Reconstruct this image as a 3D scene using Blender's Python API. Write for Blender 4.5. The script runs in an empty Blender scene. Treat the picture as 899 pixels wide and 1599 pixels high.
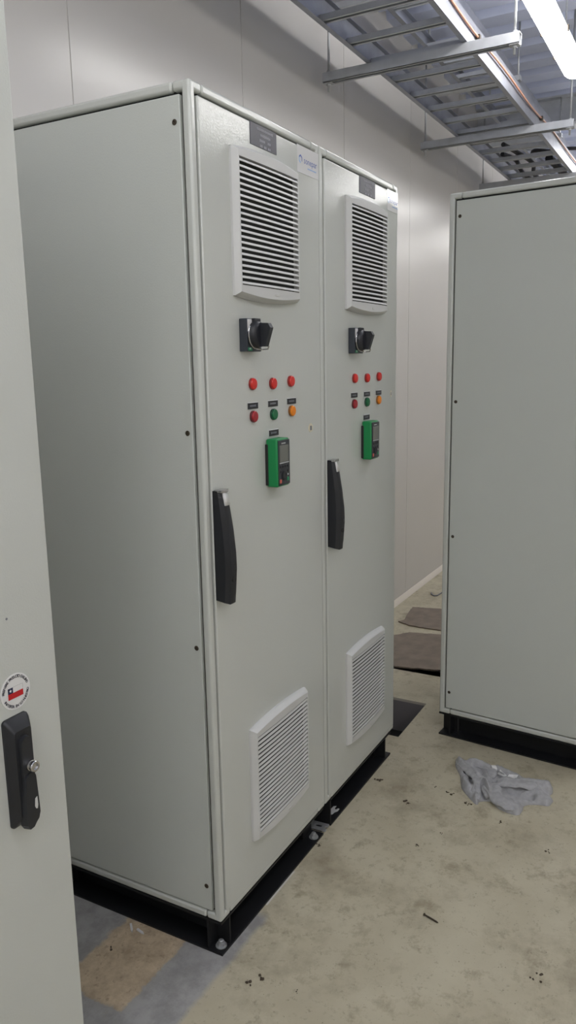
import bpy, bmesh, math, random
from mathutils import Vector, Matrix, noise
from mathutils.geometry import delaunay_2d_cdt
random.seed(7)
S = bpy.context.scene
COL = S.collection
PI = math.pi

# ------------------------------------------------------------------ materials
def srgb(r, g, b):
    f = lambda c: (c / 255 / 12.92) if c / 255 <= 0.04045 else ((c / 255 + 0.055) / 1.055) ** 2.4
    return (f(r), f(g), f(b), 1)

def mat(name, rgb, rough=0.5, metal=0.0, spec=0.5, bump=0.0, bscale=300.0, var=0.0, vscale=6.0, coat=0.0):
    m = bpy.data.materials.new(name); m.use_nodes = True
    nt = m.node_tree; b = nt.nodes['Principled BSDF']
    b.inputs['Base Color'].default_value = rgb
    b.inputs['Roughness'].default_value = rough
    b.inputs['Metallic'].default_value = metal
    b.inputs['Specular IOR Level'].default_value = spec
    b.inputs['Coat Weight'].default_value = coat
    tc = nt.nodes.new('ShaderNodeTexCoord')
    if bump:
        n = nt.nodes.new('ShaderNodeTexNoise'); n.inputs['Scale'].default_value = bscale; n.inputs['Detail'].default_value = 2
        nt.links.new(tc.outputs['Object'], n.inputs['Vector'])
        bp = nt.nodes.new('ShaderNodeBump'); bp.inputs['Strength'].default_value = bump; bp.inputs['Distance'].default_value = 0.001
        nt.links.new(n.outputs['Fac'], bp.inputs['Height']); nt.links.new(bp.outputs['Normal'], b.inputs['Normal'])
    if var:
        n = nt.nodes.new('ShaderNodeTexNoise'); n.inputs['Scale'].default_value = vscale; n.inputs['Detail'].default_value = 5
        nt.links.new(tc.outputs['Object'], n.inputs['Vector'])
        mr = nt.nodes.new('ShaderNodeMapRange'); mr.inputs['From Min'].default_value = .3; mr.inputs['From Max'].default_value = .7
        mr.inputs['To Min'].default_value = 1 - var; mr.inputs['To Max'].default_value = 1 + var
        nt.links.new(n.outputs['Fac'], mr.inputs['Value'])
        mx = nt.nodes.new('ShaderNodeMix'); mx.data_type = 'RGBA'; mx.blend_type = 'MULTIPLY'; mx.inputs['Factor'].default_value = 1
        mx.inputs['A'].default_value = rgb
        nt.links.new(mr.outputs['Result'], mx.inputs['B']); nt.links.new(mx.outputs['Result'], b.inputs['Base Color'])
    return m

M = {}
M['paint'] = mat('light grey powder coat', srgb(198, 201, 196), .13, spec=.5, bump=.25, bscale=260, var=.015, vscale=2)
M['panel'] = mat('light grey panel coat', srgb(197, 201, 196), .36, spec=.5, bump=.3, bscale=260, var=.015, vscale=2)
M['plastic'] = mat('light grey plastic', srgb(203, 204, 203), .38)
M['filter'] = mat('filter mat', srgb(48, 50, 48), .95)
M['gasket'] = mat('dark gasket', srgb(34, 36, 36), .8)
M['black'] = mat('black plinth paint', srgb(24, 25, 28), .55, spec=.35, var=.25, vscale=9)
M['handle'] = mat('black handle plastic', srgb(33, 35, 40), .42, bump=.1, bscale=900)
M['bluegrey'] = mat('dark blue grey plastic', srgb(52, 57, 65), .45)
M['knob'] = mat('charcoal knob plastic', srgb(36, 38, 44), .4)
M['chrome'] = mat('bright steel', srgb(200, 200, 202), .22, metal=1)
M['zinc'] = mat('zinc plated steel', srgb(176, 178, 180), .40, metal=.5, var=.12, vscale=40)
M['galv'] = mat('galvanised steel', srgb(184, 187, 192), .45, metal=.25, var=.10, vscale=14)
M['galv_deck'] = mat('galvanised roof deck', srgb(194, 201, 224), .5, metal=.1, var=.06, vscale=5)
M['rail'] = mat('dull galvanised rail', srgb(150, 153, 162), .42, metal=.7, var=.10, vscale=14)
M['copper'] = mat('copper coloured cable', srgb(188, 132, 108), .45)
M['red'] = mat('red lens', srgb(214, 44, 38), .25)
M['darkred'] = mat('dark red lens', srgb(160, 28, 40), .25)
M['green'] = mat('green lens', srgb(10, 104, 62), .25)
M['amber'] = mat('amber lens', srgb(236, 134, 14), .25)
M['red_b'] = mat('red bezel', srgb(150, 30, 28), .4)
M['darkred_b'] = mat('dark red bezel', srgb(96, 26, 32), .4)
M['green_b'] = mat('green bezel', srgb(14, 66, 46), .4)
M['amber_b'] = mat('amber bezel', srgb(150, 92, 24), .4)
M['plate'] = mat('engraved grey plate', srgb(64, 64, 74), .35)
M['platetext'] = mat('engraved pale letters', srgb(150, 150, 158), .5)
M['tag'] = mat('black engraved tag', srgb(34, 36, 42), .4)
M['tagedge'] = mat('pale tag edge', srgb(205, 206, 206), .5)
M['tagtext'] = mat('grey tag letters', srgb(120, 122, 130), .5)
M['white'] = mat('white sticker', srgb(222, 222, 222), .10)
M['blue'] = mat('blue print', srgb(52, 84, 168), .4)
M['lightblue'] = mat('light blue print', srgb(120, 170, 220), .4)
M['navy'] = mat('navy print', srgb(26, 30, 70), .4)
M['ink'] = mat('dark ink', srgb(26, 28, 48), .5)
M['flagred'] = mat('red print', srgb(190, 26, 34), .4)
M['hairline'] = mat('grey print line', srgb(150, 150, 152), .5)
M['kgreen'] = mat('green housing plastic', srgb(16, 132, 72), .38)
M['kdark'] = mat('dark keypad face', srgb(46, 50, 56), .35)
M['kkey'] = mat('keypad key', srgb(30, 33, 40), .4)
M['screen'] = mat('grey lcd', srgb(112, 114, 108), .15)
M['keyred'] = mat('red key', srgb(206, 104, 92), .4)
M['keygreen'] = mat('green key', srgb(40, 140, 96), .4)
M['tape'] = mat('yellowed tape remnant', srgb(206, 200, 178), .5)
M['rag'] = mat('grey cotton cloth', srgb(172, 172, 174), .95, spec=.1, bump=.8, bscale=700, var=.12, vscale=60)
M['ragtag'] = mat('white cloth label', srgb(226, 226, 226), .8)
M['sheet'] = mat('brown grey sheet', srgb(128, 116, 104), .8, var=.16, vscale=14, bump=.5, bscale=90)
M['cable'] = mat('black cable', srgb(30, 31, 34), .5)
M['dirt'] = mat('dark dirt', srgb(78, 68, 56), .9)
M['rust'] = mat('dark screw steel', srgb(74, 66, 56), .5, metal=.4)
M['wall'] = mat('white sandwich panel', srgb(198, 195, 191), .26, spec=.5, bump=.08, bscale=30, var=.02, vscale=1.5)
M['wall2'] = mat('white painted wall', srgb(228, 226, 222), .6)
M['skirt'] = mat('cream wall foot', srgb(214, 206, 194), .6)
M['pit'] = mat('dark pit steel', srgb(128, 124, 126), .6)
M['lip'] = mat('pale pit edge', srgb(190, 184, 172), .7)
M['body'] = mat('white lamp housing', srgb(205, 208, 210), .4)
def emit(name, rgb, k):
    m = bpy.data.materials.new(name); m.use_nodes = True
    b = m.node_tree.nodes['Principled BSDF']
    b.inputs['Base Color'].default_value = (.9, .9, .9, 1)
    b.inputs['Emission Color'].default_value = rgb; b.inputs['Emission Strength'].default_value = k
    return m
M['tube'] = emit('lit diffuser', (1.0, .985, .965, 1), 19.0)

def floor_material():
    m = bpy.data.materials.new('painted concrete floor'); m.use_nodes = True
    nt = m.node_tree; N = nt.nodes; L = nt.links; b = N['Principled BSDF']
    b.inputs['Roughness'].default_value = .55; b.inputs['Specular IOR Level'].default_value = .35
    geo = N.new('ShaderNodeNewGeometry'); sep = N.new('ShaderNodeSeparateXYZ'); L.new(geo.outputs['Position'], sep.inputs[0])
    def nz(scale, detail=4, rough=.55):
        n = N.new('ShaderNodeTexNoise'); n.inputs['Scale'].default_value = scale; n.inputs['Detail'].default_value = detail
        n.inputs['Roughness'].default_value = rough; L.new(geo.outputs['Position'], n.inputs['Vector']); return n.outputs['Fac']
    def mr(v, a, c, lo=0, hi=1):
        n = N.new('ShaderNodeMapRange'); n.inputs['From Min'].default_value = a; n.inputs['From Max'].default_value = c
        n.inputs['To Min'].default_value = lo; n.inputs['To Max'].default_value = hi; L.new(v, n.inputs['Value']); return n.outputs['Result']
    def mth(op, a, c):
        n = N.new('ShaderNodeMath'); n.operation = op
        for i, v in enumerate((a, c)):
            if isinstance(v, (int, float)): n.inputs[i].default_value = v
            else: L.new(v, n.inputs[i])
        return n.outputs[0]
    def mix(f, a, c):
        n = N.new('ShaderNodeMix'); n.data_type = 'RGBA'
        if isinstance(f, (int, float)): n.inputs['Factor'].default_value = f
        else: L.new(f, n.inputs['Factor'])
        for k, v in (('A', a), ('B', c)):
            if isinstance(v, tuple): n.inputs[k].default_value = v
            else: L.new(v, n.inputs[k])
        return n.outputs['Result']
    X, Y = sep.outputs['X'], sep.outputs['Y']
    base = mix(mr(nz(5), .35, .65), srgb(182, 174, 151), srgb(194, 187, 164))
    base = mix(mr(nz(3.2, 8, .7), .52, .70, 0, .7), base, srgb(142, 132, 112))        # scuffed dark areas
    base = mix(mr(nz(38, 6, .75), .56, .70, 0, .6), base, srgb(120, 110, 92))          # small marks
    base = mix(mr(nz(9, 7, .72), .54, .66, 0, .55), base, srgb(134, 122, 100))
    base = mix(mr(nz(150, 2, .5), .70, .76, 0, .8), base, srgb(92, 82, 68))            # specks
    ragged = mth('MULTIPLY', mth('SUBTRACT', nz(22, 5, .65), .5), .045)
    # grey paint under and around the cabinet row
    Yr, Xr = mth('ADD', Y, ragged), mth('ADD', X, ragged)
    soft = mth('MULTIPLY', mth('SUBTRACT', nz(9, 3, .5), .5), .03); Yg, Xg = mth('ADD', Y, soft), mth('ADD', X, soft)
    g = mth('MULTIPLY', mr(Yg, -.034, -.018), mr(Xg, .20, .17))
    grey = mix(mr(nz(11, 6, .7), .42, .62), srgb(164, 163, 162), srgb(142, 141, 140))
    grey = mix(mr(nz(30, 4, .6), .6, .72, 0, .6), grey, srgb(150, 148, 142))
    base = mix(g, base, grey)
    # bare brown mortar patch
    bp = mth('MULTIPLY', mth('MULTIPLY', mr(Xr, -.262, -.255), mr(Xr, .008, .0)), mth('MULTIPLY', mr(Yr, .112, .119), mr(Yr, .318, .308)))
    brown = mix(mr(nz(16, 6, .7), .38, .64), srgb(200, 182, 156), srgb(164, 147, 124))
    brown = mix(mr(nz(60, 3, .6), .58, .7, 0, .6), brown, srgb(132, 116, 98))
    base = mix(bp, base, brown)
    # a sliver of white filler along the plinth foot
    w = mth('MULTIPLY', mth('MULTIPLY', mr(Xr, .215, .22), mr(Xr, .39, .385)), mth('MULTIPLY', mr(Y, -.0065, -.005), mr(Y, .002, .001)))
    base = mix(w, base, srgb(205, 203, 196))
    L.new(base, b.inputs['Base Color'])
    bu = N.new('ShaderNodeBump'); bu.inputs['Strength'].default_value = .25; bu.inputs['Distance'].default_value = .003
    L.new(nz(70, 5, .6), bu.inputs['Height']); L.new(bu.outputs['Normal'], b.inputs['Normal'])
    return m
M['floor'] = floor_material()

# ------------------------------------------------------------------ mesh helpers
class MB:
    def __init__(s): s.bm = bmesh.new(); s.mi = 0; s.mats = []
    def use(s, m):
        if m not in s.mats: s.mats.append(m)
        s.mi = s.mats.index(m); return s
    def _tag(s, faces):
        for f in faces: f.material_index = s.mi
    def box(s, lo, hi, bev=0.0, seg=2):
        r = bmesh.ops.create_cube(s.bm, size=1)
        vs = r['verts']
        c = [(a + b) / 2 for a, b in zip(lo, hi)]; d = [abs(b - a) for a, b in zip(lo, hi)]
        for v in vs: v.co = Vector((c[i] + v.co[i] * d[i] for i in range(3)))
        fs = {f for v in vs for f in v.link_faces}
        s._tag(fs)
        if bev:
            es = list({e for v in vs for e in v.link_edges})
            rr = bmesh.ops.bevel(s.bm, geom=es, offset=min(bev, min(d) * .49), segments=seg, profile=.5, affect='EDGES')
            s._tag(rr['faces'])
            vs = list({v for f in rr['faces'] for v in f.verts} | {v for v in vs if v.is_valid})
        return vs
    def cyl(s, p0, p1, r, seg=16, r2=None, cap=True):
        p0, p1 = Vector(p0), Vector(p1); r2 = r if r2 is None else r2
        ax = (p1 - p0).normalized(); u = ax.orthogonal().normalized(); w = ax.cross(u)
        A = []; B = []
        for i in range(seg):
            a = 2 * PI * i / seg; d = u * math.cos(a) + w * math.sin(a)
            A.append(s.bm.verts.new(p0 + d * r)); B.append(s.bm.verts.new(p1 + d * r2))
        fs = [s.bm.faces.new((A[i], A[(i + 1) % seg], B[(i + 1) % seg], B[i])) for i in range(seg)]
        if cap: fs += [s.bm.faces.new(A[::-1]), s.bm.faces.new(B)]
        s._tag(fs); return A + B
    def lathe(s, c, axis, prof, seg=24):
        """prof: (radius, distance along axis)"""
        c = Vector(c); ax = Vector(axis).normalized(); u = ax.orthogonal().normalized(); w = ax.cross(u)
        rings = []
        for r, h in prof:
            rings.append([s.bm.verts.new(c + ax * h + (u * math.cos(2 * PI * i / seg) + w * math.sin(2 * PI * i / seg)) * r) for i in range(seg)])
        fs = []
        for A, B in zip(rings, rings[1:]):
            fs += [s.bm.faces.new((A[i], A[(i + 1) % seg], B[(i + 1) % seg], B[i])) for i in range(seg)]
        fs += [s.bm.faces.new(rings[0][::-1]), s.bm.faces.new(rings[-1])]
        s._tag(fs)
        return [v for R in rings for v in R]
    def tube(s, pts, r, seg=8):
        pts = [Vector(p) for p in pts]; rings = []; pu = None
        for i, p in enumerate(pts):
            t = (pts[min(i + 1, len(pts) - 1)] - pts[max(i - 1, 0)]).normalized()
            u = t.orthogonal().normalized() if pu is None else (pu - t * pu.dot(t)).normalized()
            pu = u; w = t.cross(u)
            rings.append([s.bm.verts.new(p + (u * math.cos(2 * PI * k / seg) + w * math.sin(2 * PI * k / seg)) * r) for k in range(seg)])
        fs = []
        for A, B in zip(rings, rings[1:]):
            fs += [s.bm.faces.new((A[i], A[(i + 1) % seg], B[(i + 1) % seg], B[i])) for i in range(seg)]
        fs += [s.bm.faces.new(rings[0][::-1]), s.bm.faces.new(rings[-1])]
        s._tag(fs)
    def prism(s, poly, f0, f1):
        """poly of 2D points; f0/f1 map a 2D point to 3D on either end"""
        A = [s.bm.verts.new(f0(*p)) for p in poly]; B = [s.bm.verts.new(f1(*p)) for p in poly]; n = len(poly)
        fs = [s.bm.faces.new((A[i], A[(i + 1) % n], B[(i + 1) % n], B[i])) for i in range(n)]
        fs += [s.bm.faces.new(A[::-1]), s.bm.faces.new(B)]
        s._tag(fs); return A + B
    def quad(s, *p):
        f = s.bm.faces.new([s.bm.verts.new(q) for q in p]); s._tag([f]); return f
    def move(s, vs, mtx):
        for v in vs: v.co = mtx @ v.co
    def build(s, name, m=None, parent=None, smooth=35, recalc=True):
        if recalc: bmesh.ops.recalc_face_normals(s.bm, faces=s.bm.faces)
        me = bpy.data.meshes.new(name); s.bm.to_mesh(me); s.bm.free()
        for q in (s.mats or [m]): me.materials.append(q)
        if smooth:
            me.shade_smooth(); me.set_sharp_from_angle(angle=math.radians(smooth))
            for p in me.polygons:                             # flat faces between bevels keep their own normal
                if max(abs(c) for c in p.normal) > .9998 and p.area > 6e-5: p.use_smooth = False
        o = bpy.data.objects.new(name, me); COL.objects.link(o)
        if parent: o.parent = parent
        return o

def one(name, m, parent, fn, **k):
    b = MB(); fn(b); return b.build(name, m, parent, **k)

def tag(o, label, cat, group=None, kind=None):
    o['label'] = label; o['category'] = cat
    if group: o['group'] = group
    if kind: o['kind'] = kind
    return o
def thing(name, label, cat, loc=(0, 0, 0), rz=0, group=None):
    o = bpy.data.objects.new(name, None); COL.objects.link(o)
    o.location = loc; o.rotation_euler = (0, 0, rz); o.empty_display_size = .1
    return tag(o, label, cat, group)
def struct(o): o['kind'] = 'structure'; return o

def text_faces(body, size, font_space=1.0, bold=0.0):
    cu = bpy.data.curves.new('lettering', 'FONT'); cu.body = body; cu.size = size; cu.space_character = font_space
    cu.align_x = 'CENTER'; cu.align_y = 'CENTER'; cu.resolution_u = 2; cu.offset = bold
    o = bpy.data.objects.new('lettering', cu); COL.objects.link(o)
    dg = bpy.context.evaluated_depsgraph_get(); me = o.evaluated_get(dg).to_mesh()
    V = [v.co.copy() for v in me.vertices]; F = [tuple(p.vertices) for p in me.polygons]
    o.evaluated_get(dg).to_mesh_clear()
    bpy.data.objects.remove(o); bpy.data.curves.remove(cu)
    return V, F
def add_text(mb, body, size, fn, space=1.0, bold=0.0):
    V, F = text_faces(body, size, space, bold)
    vs = [mb.bm.verts.new(fn(v.x, v.y)) for v in V]
    fs = []
    for f in F:
        try: fs.append(mb.bm.faces.new([vs[i] for i in f]))
        except ValueError: pass
    mb._tag(fs)

# ------------------------------------------------------------------ measured room
HB, HT = .096, 2.083          # underside and top of the cabinet bodies
YW = .665                     # back wall
ZC = 3.26                     # roof deck
X0, X1, Y0 = -5.0, 9.0, -3.4

def floor():
    b = MB(); b.use(M['floor'])
    holes = [(1.325, 1.675, .022, .30), (1.988, 2.40, -.24, .31)]
    xs = sorted({X0, X1} | {h[0] for h in holes} | {h[1] for h in holes})
    ys = sorted({Y0, YW + .05} | {h[2] for h in holes} | {h[3] for h in holes})
    vt = {(x, y): b.bm.verts.new((x, y, 0)) for x in xs for y in ys}
    for i in range(len(xs) - 1):
        for j in range(len(ys) - 1):
            cx, cy = (xs[i] + xs[i + 1]) / 2, (ys[j] + ys[j + 1]) / 2
            if any(h[0] < cx < h[1] and h[2] < cy < h[3] for h in holes): continue
            b._tag([b.bm.faces.new((vt[xs[i], ys[j]], vt[xs[i + 1], ys[j]], vt[xs[i + 1], ys[j + 1]], vt[xs[i], ys[j + 1]]))])
    for x0, x1, y0, y1 in holes:
        b.use(M['lip']); z = -.012
        c = [(x0, y0), (x1, y0), (x1, y1), (x0, y1)]
        for k in range(4):
            (ax, ay), (bx, by) = c[k], c[(k + 1) % 4]
            b.use(M['lip']); b.quad((ax, ay, 0), (bx, by, 0), (bx, by, z), (ax, ay, z))
            b.use(M['pit']); b.quad((ax, ay, z), (bx, by, z), (bx, by, -.158), (ax, ay, -.158))
        b.use(M['gasket']); b.quad((x0, y0, -.158), (x1, y0, -.158), (x1, y1, -.158), (x0, y1, -.158))
    o = b.build('floor', smooth=0, recalc=False); return struct(o)
floor()

def wall_back():
    b = MB()
    seams = [.374 + .926 * k for k in range(-6, 10)]
    pts = [(X0, YW)]
    for s in seams:
        if X0 < s < X1: pts += [(s - .0025, YW), (s - .0012, YW + .003), (s + .0012, YW + .003), (s + .0025, YW)]
    pts += [(X1, YW)]
    for (ax, ay), (bx, by) in zip(pts, pts[1:]):
        b.quad((ax, ay, 0), (bx, by, 0), (bx, by, ZC + .1), (ax, ay, ZC + .1))
    b.box((X0, YW + .01, 0), (X1, YW + .06, ZC + .1))
    return struct(b.build('wall_back', M['wall'], smooth=0, recalc=False))
wall_back()
struct(one('wall_front', M['wall2'], None, lambda b: b.box((X0, Y0 - .05, 0), (X1, Y0, ZC + .1)), smooth=0))
struct(one('wall_left', M['wall2'], None, lambda b: b.box((X0 - .05, Y0, 0), (X0, YW, ZC + .1)), smooth=0))
struct(one('wall_right', M['wall2'], None, lambda b: b.box((X1, Y0, 0), (X1 + .05, YW, ZC + .1)), smooth=0))
struct(one('baseboard_back', M['skirt'], None, lambda b: b.prism([(0, 0), (-.022, 0), (-.018, .012), (-.004, .03), (0, .03)],
       lambda y, z: (X0, YW + y, z), lambda y, z: (X1, YW + y, z)), smooth=20))

def ceiling():
    b = MB(); P = .246; prof = []
    x = X0 - .1
    while x < X1 + .1:
        prof += [(x, ZC), (x + .135, ZC), (x + .160, ZC + .055), (x + P - .025, ZC + .055)]
        x += P
    for (ax, az), (bx, bz) in zip(prof, prof[1:]):
        b.quad((ax, Y0 - .05, az), (ax, YW + .06, az), (bx, YW + .06, bz), (bx, Y0 - .05, bz))
    b.quad((X0 - .1, Y0 - .05, ZC + .12), (X1 + .1, Y0 - .05, ZC + .12), (X1 + .1, YW + .06, ZC + .12), (X0 - .1, YW + .06, ZC + .12))
    return struct(b.build('ceiling', M['galv_deck'], smooth=0, recalc=False))
ceiling()

# ------------------------------------------------------------------ cabinet parts
def bars_text(mb, cx, cz, y, rows):
    """rows of short engraved strokes: (dz, [(x0, x1)...], height)"""
    for dz, segs, h in rows:
        for a, c in segs:
            n = max(1, int((c - a) / .0055)); w = (c - a) / n
            for k in range(n):
                hh = h * random.uniform(.75, 1)
                mb.box((cx + a + k * w, y - .0004, cz + dz - hh / 2), (cx + a + (k + .72) * w, y + .0002, cz + dz + hh / 2))

def air_vent(parent, x, z0, z1, y=0.0, w=.308, d=.0195, arch=.010):
    xc = x + w / 2; N = 20
    def loop(inset, yy, bulge, zi_t, zi_b, a):
        pts = []
        xa, xb = x + inset, x + w - inset
        for i in range(N + 1):
            t = i / N; pts.append((xa + (xb - xa) * t, yy - bulge * 4 * t * (1 - t), z0 + zi_b - a * 4 * t * (1 - t)))
        for i in range(1, N): pts.append((xb, yy, z0 + zi_b + (z1 - zi_t - z0 - zi_b) * i / N))
        for i in range(N, -1, -1):
            t = i / N; pts.append((xa + (xb - xa) * t, yy - bulge * 4 * t * (1 - t), z1 - zi_t + a * 4 * t * (1 - t)))
        for i in range(N - 1, 0, -1): pts.append((xa, yy, z0 + zi_b + (z1 - zi_t - z0 - zi_b) * i / N))
        return pts
    bl = .0025
    L = [loop(0, y, 0, 0, 0, arch), loop(0, y - .006, 0, 0, 0, arch), loop(.006, y - d + .003, bl * .8, .006, .006, arch), loop(.009, y - d, bl, .009, .009, arch),
         loop(.013, y - d, bl, .022, .024, 0), loop(.013, y - .004, 0, .022, .024, 0)]
    b = MB(); R = [[b.bm.verts.new(p) for p in l] for l in L]; n = len(R[0])
    for A, B in zip(R, R[1:]):
        b._tag([b.bm.faces.new((A[i], A[(i + 1) % n], B[(i + 1) % n], B[i])) for i in range(n)])
    # release tab under the front edge
    b.box((xc + .01, y - d - bl - .001, z0 + .006), (xc + .028, y - d - bl + .004, z0 + .012), .0008)
    v = b.build('air_vent', M['plastic'], parent, smooth=32)
    # slats: surface pattern of one grille
    g = MB(); za, zb = z0 + .024, z1 - .022; ns = 22; p = (zb - za) / ns; xa, xb = x + .0125, x + w - .0125; K = 14
    prof = [(-.0188, -.0034), (-.0195, -.0027), (-.0192, -.0006), (-.0171, .0027), (-.0162, .0027), (-.0161, .0004)]
    for k in range(ns):
        zc = za + (k + .45) * p; rings = []
        for i in range(K + 1):
            t = i / K; o = -bl * 4 * t * (1 - t)
            rings.append([g.bm.verts.new((xa + (xb - xa) * t, y + yy + o * min(1, -yy / .02), zc + zz)) for yy, zz in prof])
        m = len(prof)
        for A, B in zip(rings, rings[1:]):
            for i in range(m): g.bm.faces.new((A[i], A[(i + 1) % m], B[(i + 1) % m], B[i]))
        g.bm.faces.new(rings[0][::-1]); g.bm.faces.new(rings[-1])
    g.build('louvre_grille', M['plastic'], v, smooth=40)
    f = one('filter_mat', M['filter'], v, lambda q: q.box((x + .010, y - .004, z0 + .020), (x + w - .010, y - .0005, z1 - .018)))
    f['label'] = 'dark filter mat behind the slats'
    return v

def indicator(parent, x, z, col, y=0.0):
    b = MB(); b.lathe((x, y, z), (0, -1, 0), [(.0147, 0), (.0150, .002), (.0150, .0045), (.0140, .0056)], 28)
    o = b.build('indicator_light', M[col + '_b'], parent)
    nm = {'red': 'red', 'darkred': 'dark red', 'green': 'green', 'amber': 'amber'}[col]
    o['label'] = nm + ' indicator light'
    l = MB(); l.lathe((x, y - .005, z), (0, -1, 0), [(.0138, 0), (.0136, .0026), (.0124, .0040), (.008, .0047), (.003, .0049)], 28)
    l.build('lens', M[col], o)
    return o

def name_tag(parent, x, z, w=.050, h=.0155, y=0.0):
    b = MB(); b.use(M['tagedge']); b.box((x - w / 2, y - .0012, z - h / 2), (x + w / 2, y, z + h / 2 + .0015), .0003)
    b.use(M['tag']); b.box((x - w / 2 + .0004, y - .0018, z - h / 2), (x + w / 2, y - .0010, z + h / 2 - .0008))
    b.use(M['tagtext'])
    bars_text(b, x, z, y - .0018, [(0, [(-w * .30, w * .30)], .0055)])
    return b.build('name_tag', None, parent)

def rotary_switch(parent, x, z, y=0.0):
    W, H, D = .066, .077, .022
    b = MB(); b.box((x, y - D, z - H / 2), (x + W, y, z + H / 2), .002)
    o = b.build('rotary_switch', M['bluegrey'], parent)
    xc = x + W / 2 + .001
    f = MB(); f.box((x + .003, y - D - .0012, z + .008), (x + W - .003, y - D + .001, z + H / 2 - .002), .0004)
    q = f.build('face_plate', M['white'], o); q['label'] = 'pale grey face plate'
    g = MB(); g.use(M['keygreen']); g.box((x + .004, y - D - .0008, z - H / 2 + .002), (x + .021, y - D + .001, z - .029))
    g.use(M['white']); g.box((x + .009, y - D - .0014, z - H / 2 + .005), (x + .016, y - D - .0007, z - H / 2 + .008)); 
    g.box((x + .011, y - D - .0014, z - .034), (x + .0145, y - D - .0007, z - .030))
    q = g.build('padlock_mark', None, o); q['label'] = 'green mark'
    h = MB(); h.box((x + .040, y - D - .001, z - H / 2 + .004), (x + W - .006, y - D + .001, z - .031)); 
    q = h.build('rating_mark', M['platetext'], o); q['label'] = 'small grey mark'
    k = MB()
    k.lathe((xc, y - D - .0015, z + .001), (0, -1, 0), [(.0315, 0), (.0315, .011), (.029, .015), (.022, .018)], 36)
    k.box((xc - .013, y - D - .010, z + .020), (xc + .015, y - D, z + H / 2 + .0005), .0015)
    # grip blade standing off the disc, flared toward its top
    pr = [(-.010, -.026), (.010, -.026), (.012, .012), (.012, .024), (.007, .028), (-.010, .028)]
    vs = k.prism([(-.012, -.027), (-.040, -.0275), (-.0545, .016), (-.048, .027), (-.012, .029)], lambda yy, zz: (xc - .004, y + yy - .014, z + zz), lambda yy, zz: (xc + .011, y + yy - .014, z + zz))
    k.build('knob', M['knob'], o)
    w = MB(); ring = [(xc + math.cos(a) * .0325, y - D - .004, z + .001 + math.sin(a) * .0325) for a in [PI * .80 + PI * .62 * i / 14 for i in range(15)]]
    w.tube(ring + [(xc + .012, y - D - .016, z - .0345), (xc + .010, y - D - .031, z - .0335), (xc + .010, y - D - .034, z - .026)], .0017, 8)
    q = w.build('padlock_wire', M['chrome'], o); q['label'] = 'bright wire loop'
    return o

def keypad(parent, x, z, y=0.0):
    W, H, D = .066, .125, .035; xa, za = x - .008, z - .005
    b = MB(); b.box((xa, y - D, za), (xa + W, y - .002, za + H), .005, 3)
    b.use(M['kgreen'])
    o = b.build('operator_keypad', M['kgreen'], parent); o['label'] = 'green keypad with dark face'
    q = one('back_gasket', M['gasket'], o, lambda c: c.box((xa - .0015, y - .009, za + .004), (xa + W + .0015, y, za + H - .014), .002))
    q['label'] = 'dark back rim'
    yf = y - D
    f = one('front_face', M['kdark'], o, lambda c: c.box((xa + .0045, yf - .0022, za + .004), (xa + W - .002, yf + .003, za + H - .004), .0015))
    f['label'] = 'dark front'
    s = MB(); s.box((xa + .010, yf - .0030, za + .064), (xa + W - .010, yf - .001, za + .108), .0008)
    s.build('screen', M['screen'], o)
    s = MB(); s.box((xa + .0095, yf - .0034, za + .0605), (xa + W - .009, yf - .001, za + .0635), .0006)
    s.build('screen_trim', M['zinc'], o)
    t = MB(); bars_text(t, xa + W / 2 - .002, za + .1125, yf - .0023, [(0, [(-.011, .011)], .003)]); t.build('maker_mark', M['tagedge'], o)
    for k in range(4):
        one('key', M['kkey'], o, lambda c: c.box((xa + .010 + k * .0125, yf - .0034, za + .049), (xa + .019 + k * .0125, yf - .001, za + .056), .001))
    one('key', M['kkey'], o, lambda c: c.box((xa + .010, yf - .0034, za + .036), (xa + .019, yf - .001, za + .043), .001))
    one('key', M['kkey'], o, lambda c: c.box((xa + .047, yf - .0034, za + .036), (xa + .056, yf - .001, za + .043), .001))
    w = MB(); w.lathe((xa + W / 2, yf - .001, za + .029), (0, -1, 0), [(.013, 0), (.013, .003), (.011, .004), (.0065, .004), (.006, .0028), (.003, .0028)], 28)
    w.build('jog_dial', M['kkey'], o)
    q = one('stop_key', M['keyred'], o, lambda c: c.box((xa + .0085, yf - .0036, za + .010), (xa + .0175, yf - .001, za + .020), .0012)); q['label'] = 'red key'
    q = one('run_key', M['keygreen'], o, lambda c: c.box((xa + .047, yf - .0036, za + .013), (xa + .056, yf - .001, za + .023), .0012)); q['label'] = 'green key'
    q = one('local_key', M['tagedge'], o, lambda c: c.box((xa + .050, yf - .0034, za + .0275), (xa + .054, yf - .001, za + .032), .0008)); q['label'] = 'pale key'
    return o

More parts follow.
